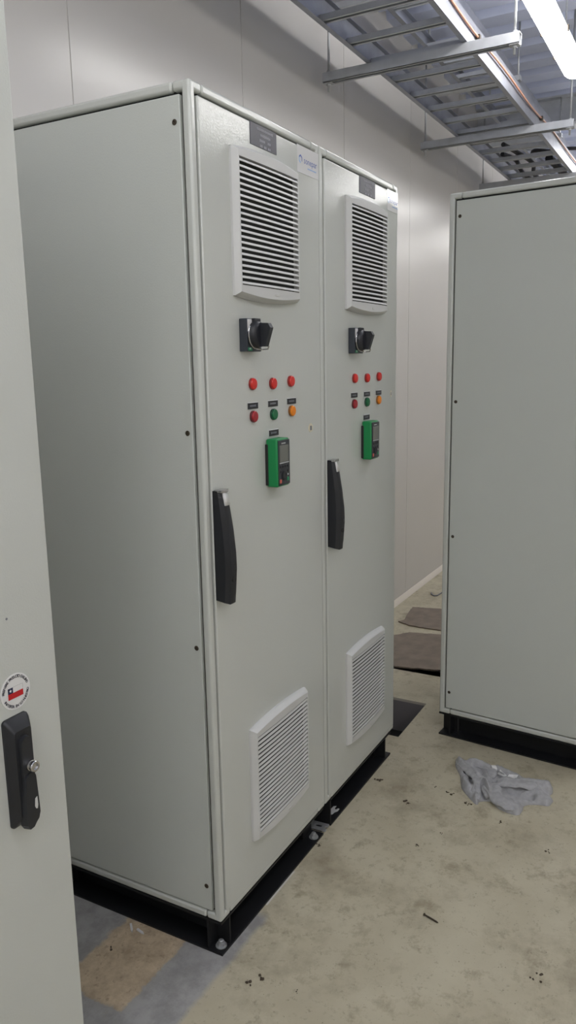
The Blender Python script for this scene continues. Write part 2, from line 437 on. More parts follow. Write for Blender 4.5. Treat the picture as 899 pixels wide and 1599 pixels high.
def door_handle(parent, x, z0, z1, y=0.0):
    W = .034
    K = [(0, .039), (.08, .042), (.30, .0465), (.45, .0455), (.65, .0395), (.85, .0300), (1, .0215)]
    def sect(t):                                              # depth of the bow, lower end to top
        for (a, da), (c, dc) in zip(K, K[1:]):
            if t <= c: return da + (dc - da) * (t - a) / (c - a)
        return K[-1][1]
    b = MB(); n = 24; rings = []
    for i in range(n + 1):
        t = i / n; z = z0 + (z1 - z0) * t; d = sect(t)
        w = W / 2
        lo = -.004 if i == 0 else 0
        prof = [(-w, 0, 0), (-w, -d * .62, lo), (-w * .66, -d * .93, lo * 1.8), (-w * .2, -d, lo * 1.5), (w * .35, -d, lo * 1.5), (w * .8, -d * .90, lo * 1.8), (w, -d * .55, lo), (w, 0, 0)]
        rings.append([b.bm.verts.new((x + px, y + py, z + pz)) for px, py, pz in prof])
    m = 8
    for A, B in zip(rings, rings[1:]):
        for i in range(m): b.bm.faces.new((A[i], A[(i + 1) % m], B[(i + 1) % m], B[i]))
    b.bm.faces.new(rings[0][::-1]); b.bm.faces.new(rings[-1])
    # lock recess near the lower end
    tl = .20; zl = z0 + (z1 - z0) * tl
    h = b.build('door_handle', M['handle'], parent, smooth=28)
    k = MB(); k.lathe((x - .003, y - sect(tl) + .004, zl), (0, -1, 0), [(.0070, 0), (.0070, .0042), (.0058, .0048), (.0050, .0020), (.002, .0020)], 20)
    q = k.build('key_cover', M['gasket'], h); q['label'] = 'dark key cover'
    c = MB(); ts = .98
    c.prism([(-sect(.86) - .0012, z1 - .034), (-sect(1) - .0012, z1 - .002), (-sect(1) + .003, z1 - .002), (-sect(.86) + .003, z1 - .034)],
            lambda yy, zz: (x - .009, y + yy, zz), lambda yy, zz: (x + .010, y + yy, zz))
    q = c.build('push_button', M['white'], h); q['label'] = 'pale push button'
    e = MB(); e.box((x - .017, y - sect(1) - .004, z1 - .004), (x + .013, y - .006, z1 + .003), .0012)
    q = e.build('end_cap', M['chrome'], h); q['label'] = 'bright end cap'
    return h

def bolt(parent, x, y, z, r=.011):
    b = MB()
    b.lathe((x, y, z), (0, 0, 1), [(r * 1.35, 0), (r * 1.35, .0022), (r * .9, .0024)], 24)
    b.prism([(math.cos(PI / 3 * i) * r, math.sin(PI / 3 * i) * r) for i in range(6)], lambda p, q: (x + p, y + q, z + .002), lambda p, q: (x + p, y + q, z + .0105))
    b.lathe((x, y, z + .010), (0, 0, 1), [(r * .62, 0), (r * .62, .006), (r * .45, .0075)], 18)
    o = b.build('anchor_bolt', M['zinc'], parent); o['label'] = 'zinc anchor bolt'; return o

def plinth(parent, xa, xb, D, plates=(1, 1), closed=False, bolts=()):
    """frame of steel channels opening outward, foot flange on the floor"""
    b = MB(); t = .006; r = .062; H = HB
    b.use(M['black'])
    for z0, z1 in ((0, t), (H - t, H)):                       # bottom and top flanges
        b.box((xa, 0, z0), (xb, r, z1)); b.box((xa, D - r, z0), (xb, D, z1))
        b.box((xa, r, z0), (xa + r, D - r, z1)); b.box((xb - r, r, z0), (xb, D - r, z1))
    b.box((xa + r, r, t), (xb - r, r + t, H - t)); b.box((xa + r, D - r - t, t), (xb - r, D - r, H - t))
    b.box((xa + r, r + t, t), (xa + r + t, D - r - t, H - t)); b.box((xb - r - t, r + t, t), (xb - r, D - r - t, H - t))
    if closed: b.box((xa, .002, t), (xa + t, D - .002, H - t))
    for xx in [q for q, k in zip((xa + .042, xb - .048), plates) if k]:                         # end plates across the channel mouths
        b.box((xx, .004, t), (xx + t, r, H - t)); b.box((xx, D - r, t), (xx + t, D - .004, H - t))
    for yy in (.042, D - .048):
        b.box((xa + .004, yy, t), (xa + r, yy + t, H - t)); b.box((xb - r, yy, t), (xb - .004, yy + t, H - t))
    p = b.build('plinth', None, parent, smooth=0); p['label'] = 'black steel channel plinth'
    for bx, by in bolts: bolt(p, bx, by, t)
    return p

def frame(parent, W, D, front=True):
    b = MB(); s = .021; bv = .006; c = .045; g = .0009
    z0, z1 = HB, HT
    b.use(M['paint'])
    for px in (0, W - s):
        for py in (0, D - s):
            b.box((px, py, z0), (px + s, py + s, z1), bv, 3)
    for z in (z0, z1 - s):
        for py in (0, D - s):                                 # rails along x with small corner castings
            b.box((s * .5, py, z), (c, py + s, z + s), bv, 3); b.box((W - c, py, z), (W - s * .5, py + s, z + s), bv, 3)
            b.box((c + g, py, z), (W - c - g, py + s, z + s), bv, 3)
        for px in (0, W - s):
            b.box((px, s * .5, z), (px + s, c, z + s), bv, 3); b.box((px, D - c, z), (px + s, D - s * .5, z + s), bv, 3)
            b.box((px, c + g, z), (px + s, D - c - g, z + s), bv, 3)
    b.box((.012, .012, z1 - .004), (W - .012, D - .012, z1 + .001))      # roof sheet
    b.box((.012, .012, z0 + .001), (W - .012, D - .012, z0 + .006))
    b.use(M['gasket']); b.box((.013, .013, z0 + .006), (W - .013, D - .013, z1 - .005))   # gasket seen in the joints
    return b.build('frame', None, parent, smooth=32)

def side_panel(parent, xo, sgn, D, screws=True, lift=0):
    """flush panel on the side at x = xo, facing sgn"""
    z0, z1 = HB + .0265, HT - .0275
    y0, y1 = .0270, D - .0270
    b = MB(); x0, x1 = (xo, xo + .0125) if sgn < 0 else (xo - .0125, xo)
    b.box((x0, y0, z0), (x1, y1, z1), .002, 2)
    p = b.build('side_panel', M['panel'], parent, smooth=32)
    for z in (2.002, 1.345, .830, .190):
        for y in (y0 + .014, y1 - .014):
            k = MB(); k.lathe((xo, y, z), (sgn, 0, 0), [(.0062, -.002), (.0062, .0006), (.005, .0016), (.0028, .0016), (.0026, .0002), (.001, .0002)], 16)
            k.build('panel_screw', M['rust'], p)
    return p

def door_panel(parent, xa, xb):
    b = MB(); b.box((xa, -.001, HB + .0165), (xb, .0125, HT - .0270), .0035, 3)
    return b.build('door', M['paint'], parent, smooth=32)

def nameplate(parent, x0, x1, z0, z1):
    b = MB(); b.use(M['plate']); b.box((x0, -.0026, z0), (x1, -.0008, z1), .0005)
    b.use(M['platetext']); xc, zc = (x0 + x1) / 2 + .006, (z0 + z1) / 2 - .002; h = .0068
    bars_text(b, xc, zc, -.0026, [(.0175, [(-.038, .040)], h), (.0055, [(-.022, .026)], h), (-.0065, [(-.026, .000), (.011, .028)], h), (-.0185, [(-.026, -.012), (-.006, .007), (.013, .027)], h)])
    p = b.build('nameplate', None, parent); p['label'] = 'dark grey engraved nameplate'; return p

def brand_sticker(parent, x0, x1, z0, z1):
    b = MB(); b.use(M['white']); b.box((x0, -.0018, z0), (x1, -.0006, z1), .0003)
    p = b.build('sticker', None, parent); p['label'] = 'white sticker with blue lettering'
    t = MB(); t.use(M['blue']); y = -.0021; w = x1 - x0; zc = z0 + (z1 - z0) * .50
    add_text(t, 'sonepar', .0235, lambda a, c: (x0 + w * .605 + a, y, zc + c), 1.0)
    ic = x0 + w * .15; R = .0105
    hexa = lambda r: [(ic + math.sin(PI / 3 * i) * r, zc + math.cos(PI / 3 * i) * r * 1.1) for i in range(6)]
    A, B = hexa(R), hexa(R * .62)
    for i in range(6):
        t.use(M['blue'] if i in (0, 1, 2, 5) else M['lightblue']); j = (i + 1) % 6
        if i == 2: continue
        t.quad((A[i][0], y, A[i][1]), (A[j][0], y, A[j][1]), (B[j][0], y, B[j][1]), (B[i][0], y, B[i][1]))
    t.use(M['lightblue'])
    for k in range(11):
        a = x0 + w * .47 + k * .0047
        t.quad((a, y, zc - .0185), (a + .0036, y, zc - .0185), (a + .0036, y, zc - .0155), (a, y, zc - .0155))
    t.build('lettering', None, p, smooth=0, recalc=False)
    return p

def tape_bit(parent, x, z, w, h):
    b = MB(); P = []
    for i in range(14):
        a = 2 * PI * i / 14; r = random.uniform(.75, 1.05)
        P.append((x + math.cos(a) * w / 2 * r, z + math.sin(a) * h / 2 * r))
    b.use(M['tape']); b.prism(P, lambda a, c: (a, -.0008, c), lambda a, c: (a, -.0014, c))
    b.use(M['tagtext']); b.box((x - w * .12, -.0017, z - h * .25), (x + w * .22, -.0010, z + h * .2), .0003)
    q = b.build('tape_remnant', None, parent); q['label'] = 'pale torn tape remnant'

def drive_cabinet(label, loc, W, D, pl, vents, plate, brand, sw, btn, tags, key, hnd, tape, bolts):
    t = thing('electrical_cabinet', label, 'cabinet', loc, 0, 'drive cabinets')
    frame(t, W, D)
    side_panel(t, 0, -1, D); side_panel(t, W, 1, D)
    one('rear_panel', M['panel'], t, lambda b: b.box((.0245, D - .0099, HB + .0255), (W - .0245, D, HT - .0255), .002))
    door_panel(t, .0270, W - .004)
    plinth(t, pl[0], pl[1], D, plates=pl[2], closed=pl[3], bolts=bolts)
    for v in vents: air_vent(t, *v, y=-.001)
    nameplate(t, *plate); brand_sticker(t, *brand)
    rotary_switch(t, *sw, y=-.001)
    for x, z, c in btn: indicator(t, x + .0085, z, c, y=-.001)
    for x, z in tags: name_tag(t, x, z, y=-.001)
    keypad(t, *key, y=-.001); door_handle(t, *hnd, y=-.001)
    tape_bit(t, *tape)
    return t

D = .60
drive_cabinet('pale grey electrical cabinet with black door handle and lamps, nearer of the joined pair', (0, 0, 0), .603, D, (0, .590, (1, 0), False),
    [(.143, 1.655, 1.983), (.157, .236, .557)], (.237, .362, 2.006, 2.056), (.472, .5965, 1.990, 2.0575),
    (.165, 1.565), [(.208, 1.449, 'red'), (.308, 1.447, 'red'), (.405, 1.450, 'red'), (.209, 1.369, 'darkred'), (.309, 1.368, 'green'), (.408, 1.371, 'amber')],
    [(.217, 1.3955), (.3175, 1.396), (.4185, 1.397), (.3185, 1.3205)], (.282, 1.188), (.046, .947, 1.210), (.532, 1.316, .03, .028),
    [(.025, .020), (.556, .018)])
X2 = .607
drive_cabinet('pale grey electrical cabinet with white glare on top, farther of the joined pair', (X2, 0, 0), .603, D, (.038, .572, (0, 1), True),
    [(.161, 1.655, 1.981), (.157, .231, .556)], (.270, .394, 2.007, 2.056), (.500, .5965, 1.992, 2.0575),
    (.186, 1.562), [(.221, 1.447, 'red'), (.319, 1.446, 'red'), (.420, 1.448, 'red'), (.217, 1.367, 'darkred'), (.319, 1.368, 'green'), (.418, 1.370, 'amber')],
    [(.228, 1.3945), (.330, 1.394), (.430, 1.3945), (.327, 1.319)], (.294, 1.188), (.048, .945, 1.210), (.548, 1.386, .02, .024),
    [])

# ------------------------------------------------------------------ left cabinet with lock handle and flag sticker
XL = -.483; WL = .80
def left_cabinet():
    t = thing('electrical_cabinet', 'pale grey cabinet with round flag sticker above a black lock handle', 'cabinet', (XL - WL, 0, 0))
    W = WL
    b = MB(); b.box((.006, .024, HB), (W - .006, D, HT), .006, 3); b.build('cabinet_body', M['panel'], t, smooth=32)
    one('door_gasket', M['gasket'], t, lambda q: q.box((.012, .019, HB + .008), (W - .012, .025, HT - .008)))
    b = MB(); b.box((0, 0, HB + .002), (W, .020, HT - .002), .003, 3); b.build('door', M['paint'], t, smooth=32)
    plinth(t, 0, W, D)
    # --- swing handle: dish, lever, lock
    xc, zc = W + (-.588 - XL), .8175
    hw, hh = .027, .0995
    def ring(w, h, y, r):
        P = []
        for sx, sz, a0 in ((1, 1, 0), (-1, 1, PI / 2), (-1, -1, PI), (1, -1, 1.5 * PI)):
            for k in range(5):
                a = a0 + PI / 2 * k / 4; P.append((xc + sx * (w - r) + math.cos(a) * r, y, zc + sz * (h - r) + math.sin(a) * r))
        return P
    b = MB(); R = [[b.bm.verts.new(p) for p in q] for q in (ring(hw, hh, 0, .007), ring(hw, hh, -.004, .007), ring(hw - .002, hh - .004, -.009, .006), ring(hw - .009, hh - .020, -.020, .005))]
    n = len(R[0])
    for A, B in zip(R, R[1:]):
        for i in range(n): b.bm.faces.new((A[i], A[(i + 1) % n], B[(i + 1) % n], B[i]))
    b.bm.faces.new(R[-1])
    h = b.build('swing_handle', M['handle'], t, smooth=30)
    b = MB(); lw = .0135; top = zc + .069; bot = zc - .020
    P = [(xc + lw * math.cos(PI * k / 14), top - lw + lw * math.sin(PI * k / 14)) for k in range(15)] + [(xc - lw, bot), (xc + lw, bot)]
    b.prism(P, lambda a, c: (a, -.014, c), lambda a, c: (a, -.0275, c))
    vs = [v for v in b.bm.verts if v.co.y < -.02]
    for v in vs: v.co.x = xc + (v.co.x - xc) * .86; v.co.z = zc + (v.co.z - zc) * .985
    b.build('lever', M['handle'], h, smooth=30)
    b = MB(); zz = zc - .022                      # flared grip at the lower end
    P = [(xc + .012 * math.cos(a), zz + .014 + .012 * math.sin(a)) for a in [PI * k / 10 for k in range(11)]]
    P = [(p, q) for p, q in P] + [(xc - .0165, zz - .034), (xc - .0175, zz - .070), (xc - .012, zz - .079), (xc - .002, zz - .078), (xc + .004, zz - .072), (xc + .011, zz - .067), (xc + .0155, zz - .056), (xc + .0145, zz - .03)]
    b.prism(P, lambda a, c: (a, -.016, c), lambda a, c: (a, -.031, c))
    for v in b.bm.verts:
        if v.co.y < -.03: v.co.x = xc + (v.co.x - xc) * .88; v.co.z = zz - .03 + (v.co.z - zz + .03) * .96
    b.build('grip', M['handle'], h, smooth=30)
    b = MB(); b.prism([(.0, -.026), (.0045, -.024), (.0052, -.040), (.0035, -.046), (.0005, -.045), (-.0015, -.040)], lambda a, c: (xc + .004 + a, -.0308, zz + c), lambda a, c: (xc + .004 + a, -.0316, zz + c))
    q = b.build('grip_mark', M['plastic'], h); q['label'] = 'pale sliver mark'
    b = MB(); zl = zc + .015
    b.lathe((xc + .002, -.027, zl), (0, -1, 0), [(.0092, 0), (.0092, .005), (.0082, .0055), (.0082, .0085), (.0092, .009), (.0098, .013), (.0088, .0145), (.0060, .0145), (.0055, .0115), (.001, .0115)], 28)
    q = b.build('lock_cylinder', M['chrome'], h); q['label'] = 'bright lock cylinder'
    b = MB(); b.lathe((xc - .006, -.0205, zc - .052), (0, -1, 0), [(.003, 0), (.003, .0015), (.001, .002)], 14); b.build('handle_screw', M['rust'], h)
    # --- sticker
    sx, sz, r = W + (-.579 - XL), .958, .0318
    b = MB(); b.use(M['white']); b.lathe((sx, 0, sz), (0, -1, 0), [(r, 0), (r, .0007), (r * .99, .0009)], 48)
    s = b.build('flag_sticker', None, t); s['label'] = 'round white sticker with a red, white and blue flag'
    y = -.0012
    f = MB(); Q = lambda a0, a1, c0, c1: f.quad((sx + a0, y, sz + c0), (sx + a1, y, sz + c0), (sx + a1, y, sz + c1), (sx + a0, y, sz + c1))
    f.use(M['flagred']); Q(-.0168, .0155, -.0108, -.0004)
    f.use(M['navy']); Q(-.0168, -.0060, -.0004, .0096)
    f.use(M['hairline']); Q(-.0060, .0155, .0093, .0097); Q(.0150, .0155, -.0004, .0097)
    f.build('flag_print', None, s, smooth=0, recalc=False)
    f = MB(); st = []
    for i in range(10):
        a = PI / 2 + PI / 5 * i; rr = .0032 if i % 2 == 0 else .0014
        st.append((sx - .0114 + math.cos(a) * rr, y - .0003, sz + .0046 + math.sin(a) * rr))
    c = f.bm.verts.new((sx - .0114, y - .0003, sz + .0046)); vv = [f.bm.verts.new(p) for p in st]
    for i in range(10): f.bm.faces.new((c, vv[i], vv[(i + 1) % 10]))
    f.build('flag_star', M['white'], s, smooth=0, recalc=False)
    f = MB(); f.use(M['ink'])
    def arc(txt, rad, a0, a1, up):
        for i, ch in enumerate(txt):
            if ch == ' ': continue
            a = a0 + (a1 - a0) * i / (len(txt) - 1); rot = a - PI / 2 if up else a + PI / 2
            cx, cz = sx + math.cos(a) * rad, sz + math.sin(a) * rad
            add_text(f, ch, .0066, lambda p, q: (cx + p * math.cos(rot) - q * math.sin(rot), y, cz + p * math.sin(rot) + q * math.cos(rot)), bold=.00022)
    arc('PREFIERE PRODUCTO CHILENO', .0262, math.radians(172), math.radians(20), True)
    arc('INVIERTA EN LO NUESTRO', .0262, math.radians(204), math.radians(350), False)
    f.build('lettering', None, s, smooth=0, recalc=False)
    b = MB(); b.lathe((W + (-.584 - XL), 0, 1.088), (0, -1, 0), [(.0022, 0), (.0022, .0004), (.001, .0006)], 12); q = b.build('paint_speck', M['tagtext'], t); q['label'] = 'small grey speck'
left_cabinet()

# ------------------------------------------------------------------ right cabinet, slightly turned
def right_cabinet():
    t = thing('electrical_cabinet', 'plain pale grey cabinet side on a black plinth beside the rag', 'cabinet', (1.425, -.114 , 0), 0)
    W = .60; yaw = .090
    t.rotation_euler = (0, 0, -yaw)
    t.location = Vector((1.425, -.114, 0)) - Matrix.Rotation(-yaw, 3, 'Z') @ Vector((0, D, 0))
    frame(t, W, D); side_panel(t, 0, -1, D); side_panel(t, W, 1, D)
    one('rear_panel', M['panel'], t, lambda b: b.box((.0245, D - .0099, HB + .0255), (W - .0245, D, HT - .0255), .002))
    door_panel(t, .0245, W - .0245)
    door_handle(t, .05, .946, 1.210, y=-.001)
    plinth(t, 0, W, D)
right_cabinet()

# ------------------------------------------------------------------ floor items
def bracket():
    b = MB(); z0, z1 = .0045, .0085
    P = [(.599, -.001), (.6115, -.001), (.613, .010), (.622, .010), (.6235, .001), (.639, .003), (.636, .062), (.597, .060)]
    hole = [(.619 + .007 * math.cos(2 * PI * i / 16), .031 + .013 * math.sin(2 * PI * i / 16)) for i in range(16)]
    n = len(P)
    pts = [Vector(p) for p in P + hole]
    ed = [(i, (i + 1) % n) for i in range(n)] + [(n + i, n + (i + 1) % 16) for i in range(16)]
    V, E, F, *_ = delaunay_2d_cdt(pts, ed, [], 0, 1e-7)
    T = [b.bm.verts.new((v.x, v.y, z1)) for v in V]; Bt = [b.bm.verts.new((v.x, v.y, z0)) for v in V]
    inside = lambda c: ((c.x - .619) / .007) ** 2 + ((c.y - .031) / .013) ** 2 < .97
    for f in F:
        c = sum((V[i] for i in f), Vector((0, 0))) / len(f)
        if inside(c) or (c.y < .0095 and .6118 < c.x < .6232) or c.y < -.001: continue
        b.bm.faces.new([T[i] for i in f]); b.bm.faces.new([Bt[i] for i in f][::-1])
    for loop in (list(range(n)), list(range(n, n + 16))):
        for k in range(len(loop)):
            i, j = loop[k], loop[(k + 1) % len(loop)]
            try: b.bm.faces.new((T[i], T[j], Bt[j], Bt[i]))
            except (ValueError, IndexError): pass
    o = b.build('joining_bracket', M['zinc'], None, smooth=20)
    q = one('slot_shade', M['black'], o, lambda c: c.box((.600, .012, .0002), (.6355, .059, .0045))); q['label'] = 'black block standing for the shade in the bracket slot'  # added black block, gives the slot its shade by colour
    tag(o, 'slotted zinc steel bracket on the floor between the two black plinths', 'bracket')
bracket()

def scrap():
    P = [(.690, .026), (.705, .043), (.716, .041), (.728, .037), (.742, .036), (.748, .028), (.733, .0275), (.727, .021), (.738, .0165), (.737, .0115), (.722, .0115), (.711, .018), (.700, .019)]
    b = MB(); b.prism(P, lambda x, y: (x, y, .0062), lambda x, y: (x, y, .0075))
    tag(b.build('tape_scrap', M['plastic'], None, smooth=0), 'forked white tape scrap stuck on the black plinth foot', 'scrap')
scrap()

def rag():
    out = [(1.25, -.24), (1.237, -.264), (1.232, -.30), (1.246, -.322), (1.244, -.353), (1.241, -.375), (1.250, -.40), (1.236, -.436), (1.222, -.467), (1.208, -.491), (1.224, -.524), (1.232, -.564), (1.222, -.592), (1.196, -.604), (1.171, -.607), (1.147, -.602), (1.125, -.617), (1.107, -.616), (1.083, -.608), (1.075, -.575), (1.051, -.538), (1.016, -.538), (.982, -.53), (.980, -.501), (.990, -.467), (1.009, -.444), (1.023, -.428), (1.006, -.396), (.985, -.394), (.988, -.381), (1.022, -.348), (1.065, -.314), (1.142, -.286), (1.198, -.253)]
    O = []
    n = len(out)
    for i in range(n):                                         # Catmull-Rom
        p0, p1, p2, p3 = [Vector(out[(i + k) % n]) for k in (-1, 0, 1, 2)]
        for k in range(4):
            t = k / 4; O.append(.5 * (2 * p1 + (p2 - p0) * t + (2 * p0 - 5 * p1 + 4 * p2 - p3) * t * t + (3 * p1 - p0 - 3 * p2 + p3) * t ** 3))
    def inside(p):
        c = False; m = len(O)
        for i in range(m):
            a, b_ = O[i], O[i - 1]
            if (a.y > p.y) != (b_.y > p.y) and p.x < (b_.x - a.x) * (p.y - a.y) / (b_.y - a.y) + a.x: c = not c
        return c
    def segd(p, a, b_):
        ab = b_ - a; t = max(0, min(1, (p - a).dot(ab) / max(1e-9, ab.length_squared))); return (p - a - ab * t).length
    dist = lambda p: min(segd(p, O[i], O[i - 1]) for i in range(len(O)))
    ridges = [([(1.225, -.256), (1.186, -.29), (1.152, -.327), (1.123, -.362)], .013, .014), ([(1.223, -.302), (1.219, -.342), (1.208, -.380)], .022, .013),
              ([(1.085, -.412), (1.119, -.453), (1.167, -.515), (1.19, -.585)], .016, .022), ([(1.062, -.426), (1.020, -.465), (1.005, -.515)], .008, .015),
              ([(1.130, -.350), (1.050, -.372), (1.005, -.384)], .008, .008), ([(1.095, -.385), (1.040, -.420)], .026, .009), ([(1.228, -.405), (1.215, -.44), (1.193, -.486)], .010, .013),
              ([(1.100, -.575), (1.150, -.560)], .012, .016), ([(1.10, -.31), (1.06, -.34)], .010, .012), ([(1.17, -.37), (1.13, -.395)], .014, .009)]
    valleys = [([(1.093, -.462), (1.080, -.515), (1.085, -.550)], .038, .010), ([(1.106, -.400), (1.134, -.439), (1.166, -.472)], .045, .007), ([(1.157, -.304), (1.126, -.334), (1.085, -.352)], .030, .008),
               ([(1.203, -.404), (1.165, -.430)], .034, .006), ([(1.06, -.39), (1.02, -.41)], .010, .008), ([(1.20, -.32), (1.17, -.36)], .010, .010)]
    def height(p, d):
        e = min(1, d / .015); e = e * (2 - e)
        h = .015
        for L, a, w in ridges:
            q = min(segd(p, Vector(L[i]), Vector(L[i + 1])) for i in range(len(L) - 1)); h += a * math.exp(-(q / w) ** 2)
        for L, a, w in valleys:
            q = min(segd(p, Vector(L[i]), Vector(L[i + 1])) for i in range(len(L) - 1)); h -= a * math.exp(-(q / w) ** 2)
        h += .013 * (.35 - abs(noise.noise(Vector((p.x * 17 + 3, p.y * 13, 0))))) + .006 * (.3 - abs(noise.noise(Vector((p.x * 38, p.y * 38, 3))))) + .0015 * noise.noise(Vector((p.x * 110, p.y * 110, 5)))
        return max(.003, h * e)
    st = .0036; pts = list(O); x = .96
    while x < 1.27:
        y = -.63
        while y < -.22:
            p = Vector((x + random.uniform(-.0008, .0008), y + random.uniform(-.0008, .0008)))
            if inside(p) and dist(p) > .0030: pts.append(p)
            y += st
        x += st
    m = len(O)
    V, E, F, *_ = delaunay_2d_cdt(pts, [(i, (i + 1) % m) for i in range(m)], [], 1, 1e-7)
    b = MB(); T = []
    for v in V:
        d = dist(v); T.append(b.bm.verts.new((v.x, v.y, .0032 + height(v, d) - .003 if d > 1e-4 else .0026)))
    for f in F:
        try: b.bm.faces.new([T[i] for i in f])
        except ValueError: pass
    bmesh.ops.recalc_face_normals(b.bm, faces=b.bm.faces)
    if sum(f.normal.z for f in b.bm.faces) < 0: bmesh.ops.reverse_faces(b.bm, faces=b.bm.faces)
    # turned-under underside so that the cloth is a closed volume resting on the floor
    r = bmesh.ops.extrude_face_region(b.bm, geom=list(b.bm.faces))
    for g in r['geom']:
        if isinstance(g, bmesh.types.BMVert): g.co.z = max(.0003, g.co.z - .0024)
    # rolled folds of the same cloth lying over the heap
    def fold(path, wid, hgt, ends=.45):
        wid *= 1.35; hgt *= .62; P = [Vector((p[0], p[1], p[2] * .8 + .001)) for p in path]; n = 22; rings = []
        for i in range(n + 1):
            t = i / n * (len(P) - 1); k = min(int(t), len(P) - 2); f = t - k
            p0, p1, p2, p3 = [P[max(0, min(len(P) - 1, k + q))] for q in (-1, 0, 1, 2)]
            c = .5 * (2 * p1 + (p2 - p0) * f + (2 * p0 - 5 * p1 + 4 * p2 - p3) * f * f + (3 * p1 - p0 - 3 * p2 + p3) * f ** 3)
            d = .5 * ((p2 - p0) + 2 * (2 * p0 - 5 * p1 + 4 * p2 - p3) * f + 3 * (3 * p1 - p0 - 3 * p2 + p3) * f * f); d = Vector((d.x, d.y)).normalized()
            nx, ny = -d.y, d.x; u = i / n; sc = ends + (1 - ends) * min(1, math.sin(PI * min(1, max(.0, u * .94 + .03))) * 1.7)
            ring = []
            for j in range(16):
                a = 2 * PI * j / 16; w = math.cos(a) * wid * sc; z = c.z + math.sin(a) * hgt * sc
                q = Vector((c.x + nx * w, c.y + ny * w, z)); g = noise.noise(q * 30) * .0075 - abs(noise.noise(q * 62)) * .004 + noise.noise(q * 120) * .0014
                ring.append(b.bm.verts.new((q.x + nx * g, q.y + ny * g, max(.0006, q.z + g))))
            rings.append(ring)
        for A, B in zip(rings, rings[1:]):
            for j in range(16): b.bm.faces.new((A[j], A[(j + 1) % 16], B[(j + 1) % 16], B[j]))
        b.bm.faces.new(rings[0][::-1]); b.bm.faces.new(rings[-1])
    fold([(1.092, -.402, .030), (1.052, -.430, .030), (1.016, -.470, .022), (1.004, -.522, .016)], .021, .015)
    fold([(1.120, -.425, .030), (1.128, -.470, .036), (1.150, -.520, .032), (1.178, -.588, .018)], .024, .015)
    fold([(1.236, -.252, .012), (1.190, -.292, .022), (1.140, -.336, .030), (1.098, -.378, .030)], .015, .011)
    fold([(1.118, -.352, .030), (1.070, -.366, .026), (1.024, -.380, .016), (.996, -.387, .009)], .010, .011)
    fold([(1.222, -.318, .020), (1.212, -.350, .026), (1.190, -.388, .028), (1.150, -.405, .026)], .012, .010)
    fold([(1.226, -.410, .020), (1.206, -.452, .022), (1.196, -.500, .020)], .014, .010)
    fold([(1.074, -.395, .028), (1.046, -.404, .024), (1.022, -.418, .014)], .009, .009)
    o = b.build('cleaning_rag', M['rag'], None, smooth=70)
    tag(o, 'crumpled grey cloth rag lying on the floor before the right cabinet plinth', 'rag')
    def zat(p): return height(Vector(p), dist(Vector(p))) + .0012
    for P in ([(1.236, -.366), (1.246, -.386), (1.214, -.404), (1.186, -.398), (1.205, -.384)], [(1.176, -.448), (1.190, -.452), (1.188, -.484), (1.172, -.480)], [(1.206, -.407), (1.213, -.415), (1.183, -.446), (1.176, -.438)]):
        q = MB(); k = len(P); pp = [Vector(v) for v in P]
        for i in range(9):
            for j in range(9):
                g = Vector((min(v.x for v in pp) + .04 * i / 8, min(v.y for v in pp) + .04 * j / 8)); c = False
                for u in range(k):
                    a, b_ = pp[u], pp[u - 1]
                    if (a.y > g.y) != (b_.y > g.y) and g.x < (b_.x - a.x) * (g.y - a.y) / (b_.y - a.y) + a.x: c = not c
                if c: pp.append(g)
        V2, E2, F2, *_ = delaunay_2d_cdt(pp, [(i, (i + 1) % k) for i in range(k)], [], 1, 1e-7)
        A = [q.bm.verts.new((v.x, v.y, zat(v) + .0035)) for v in V2]
        for f in F2: q.bm.faces.new([A[i] for i in f])
        rr = bmesh.ops.extrude_face_region(q.bm, geom=list(q.bm.faces))
        for g in rr['geom']:
            if isinstance(g, bmesh.types.BMVert): g.co.z -= .0025
        w = q.build('cloth_label', M['ragtag'], o, smooth=0); w['label'] = 'white torn cloth label'
rag()

def sheet(label, P, z, edge_up=None):
    O = []
    for i in range(len(P)):
        a, b_ = Vector(P[i]), Vector(P[(i + 1) % len(P)]); L = (b_ - a).length; k = max(2, int(L / .012))
        for j in range(k):
            p = a.lerp(b_, j / k); d = noise.noise(Vector((p.x * 30, p.y * 30, 1))) * .008 + noise.noise(Vector((p.x * 90, p.y * 90, 2))) * .004
            O.append((p.x + d, p.y + d * .6))
    b = MB(); b.prism(O, lambda x, y: (x, y, z), lambda x, y: (x, y, z + .007))
    tag(b.build('floor_cover_sheet', M['sheet'], None, smooth=0), label, 'floor cover', 'brown floor covers')
sheet('ragged brown cover sheet lying nearest the foot of the back wall', [(2.618, .445), (2.655, .525), (2.70, .505), (2.88, .535), (2.94, .540), (2.985, .38), (2.97, -.15), (2.62, -.15), (2.612, .27)], .0005)
sheet('larger brown cover sheet over the dark slot, behind the right cabinet', [(1.998, .330), (2.03, .43), (2.41, .470), (2.505, .405), (2.54, .24), (2.53, -.30), (2.10, -.30), (2.078, -.02), (2.052, .088)], .0008)

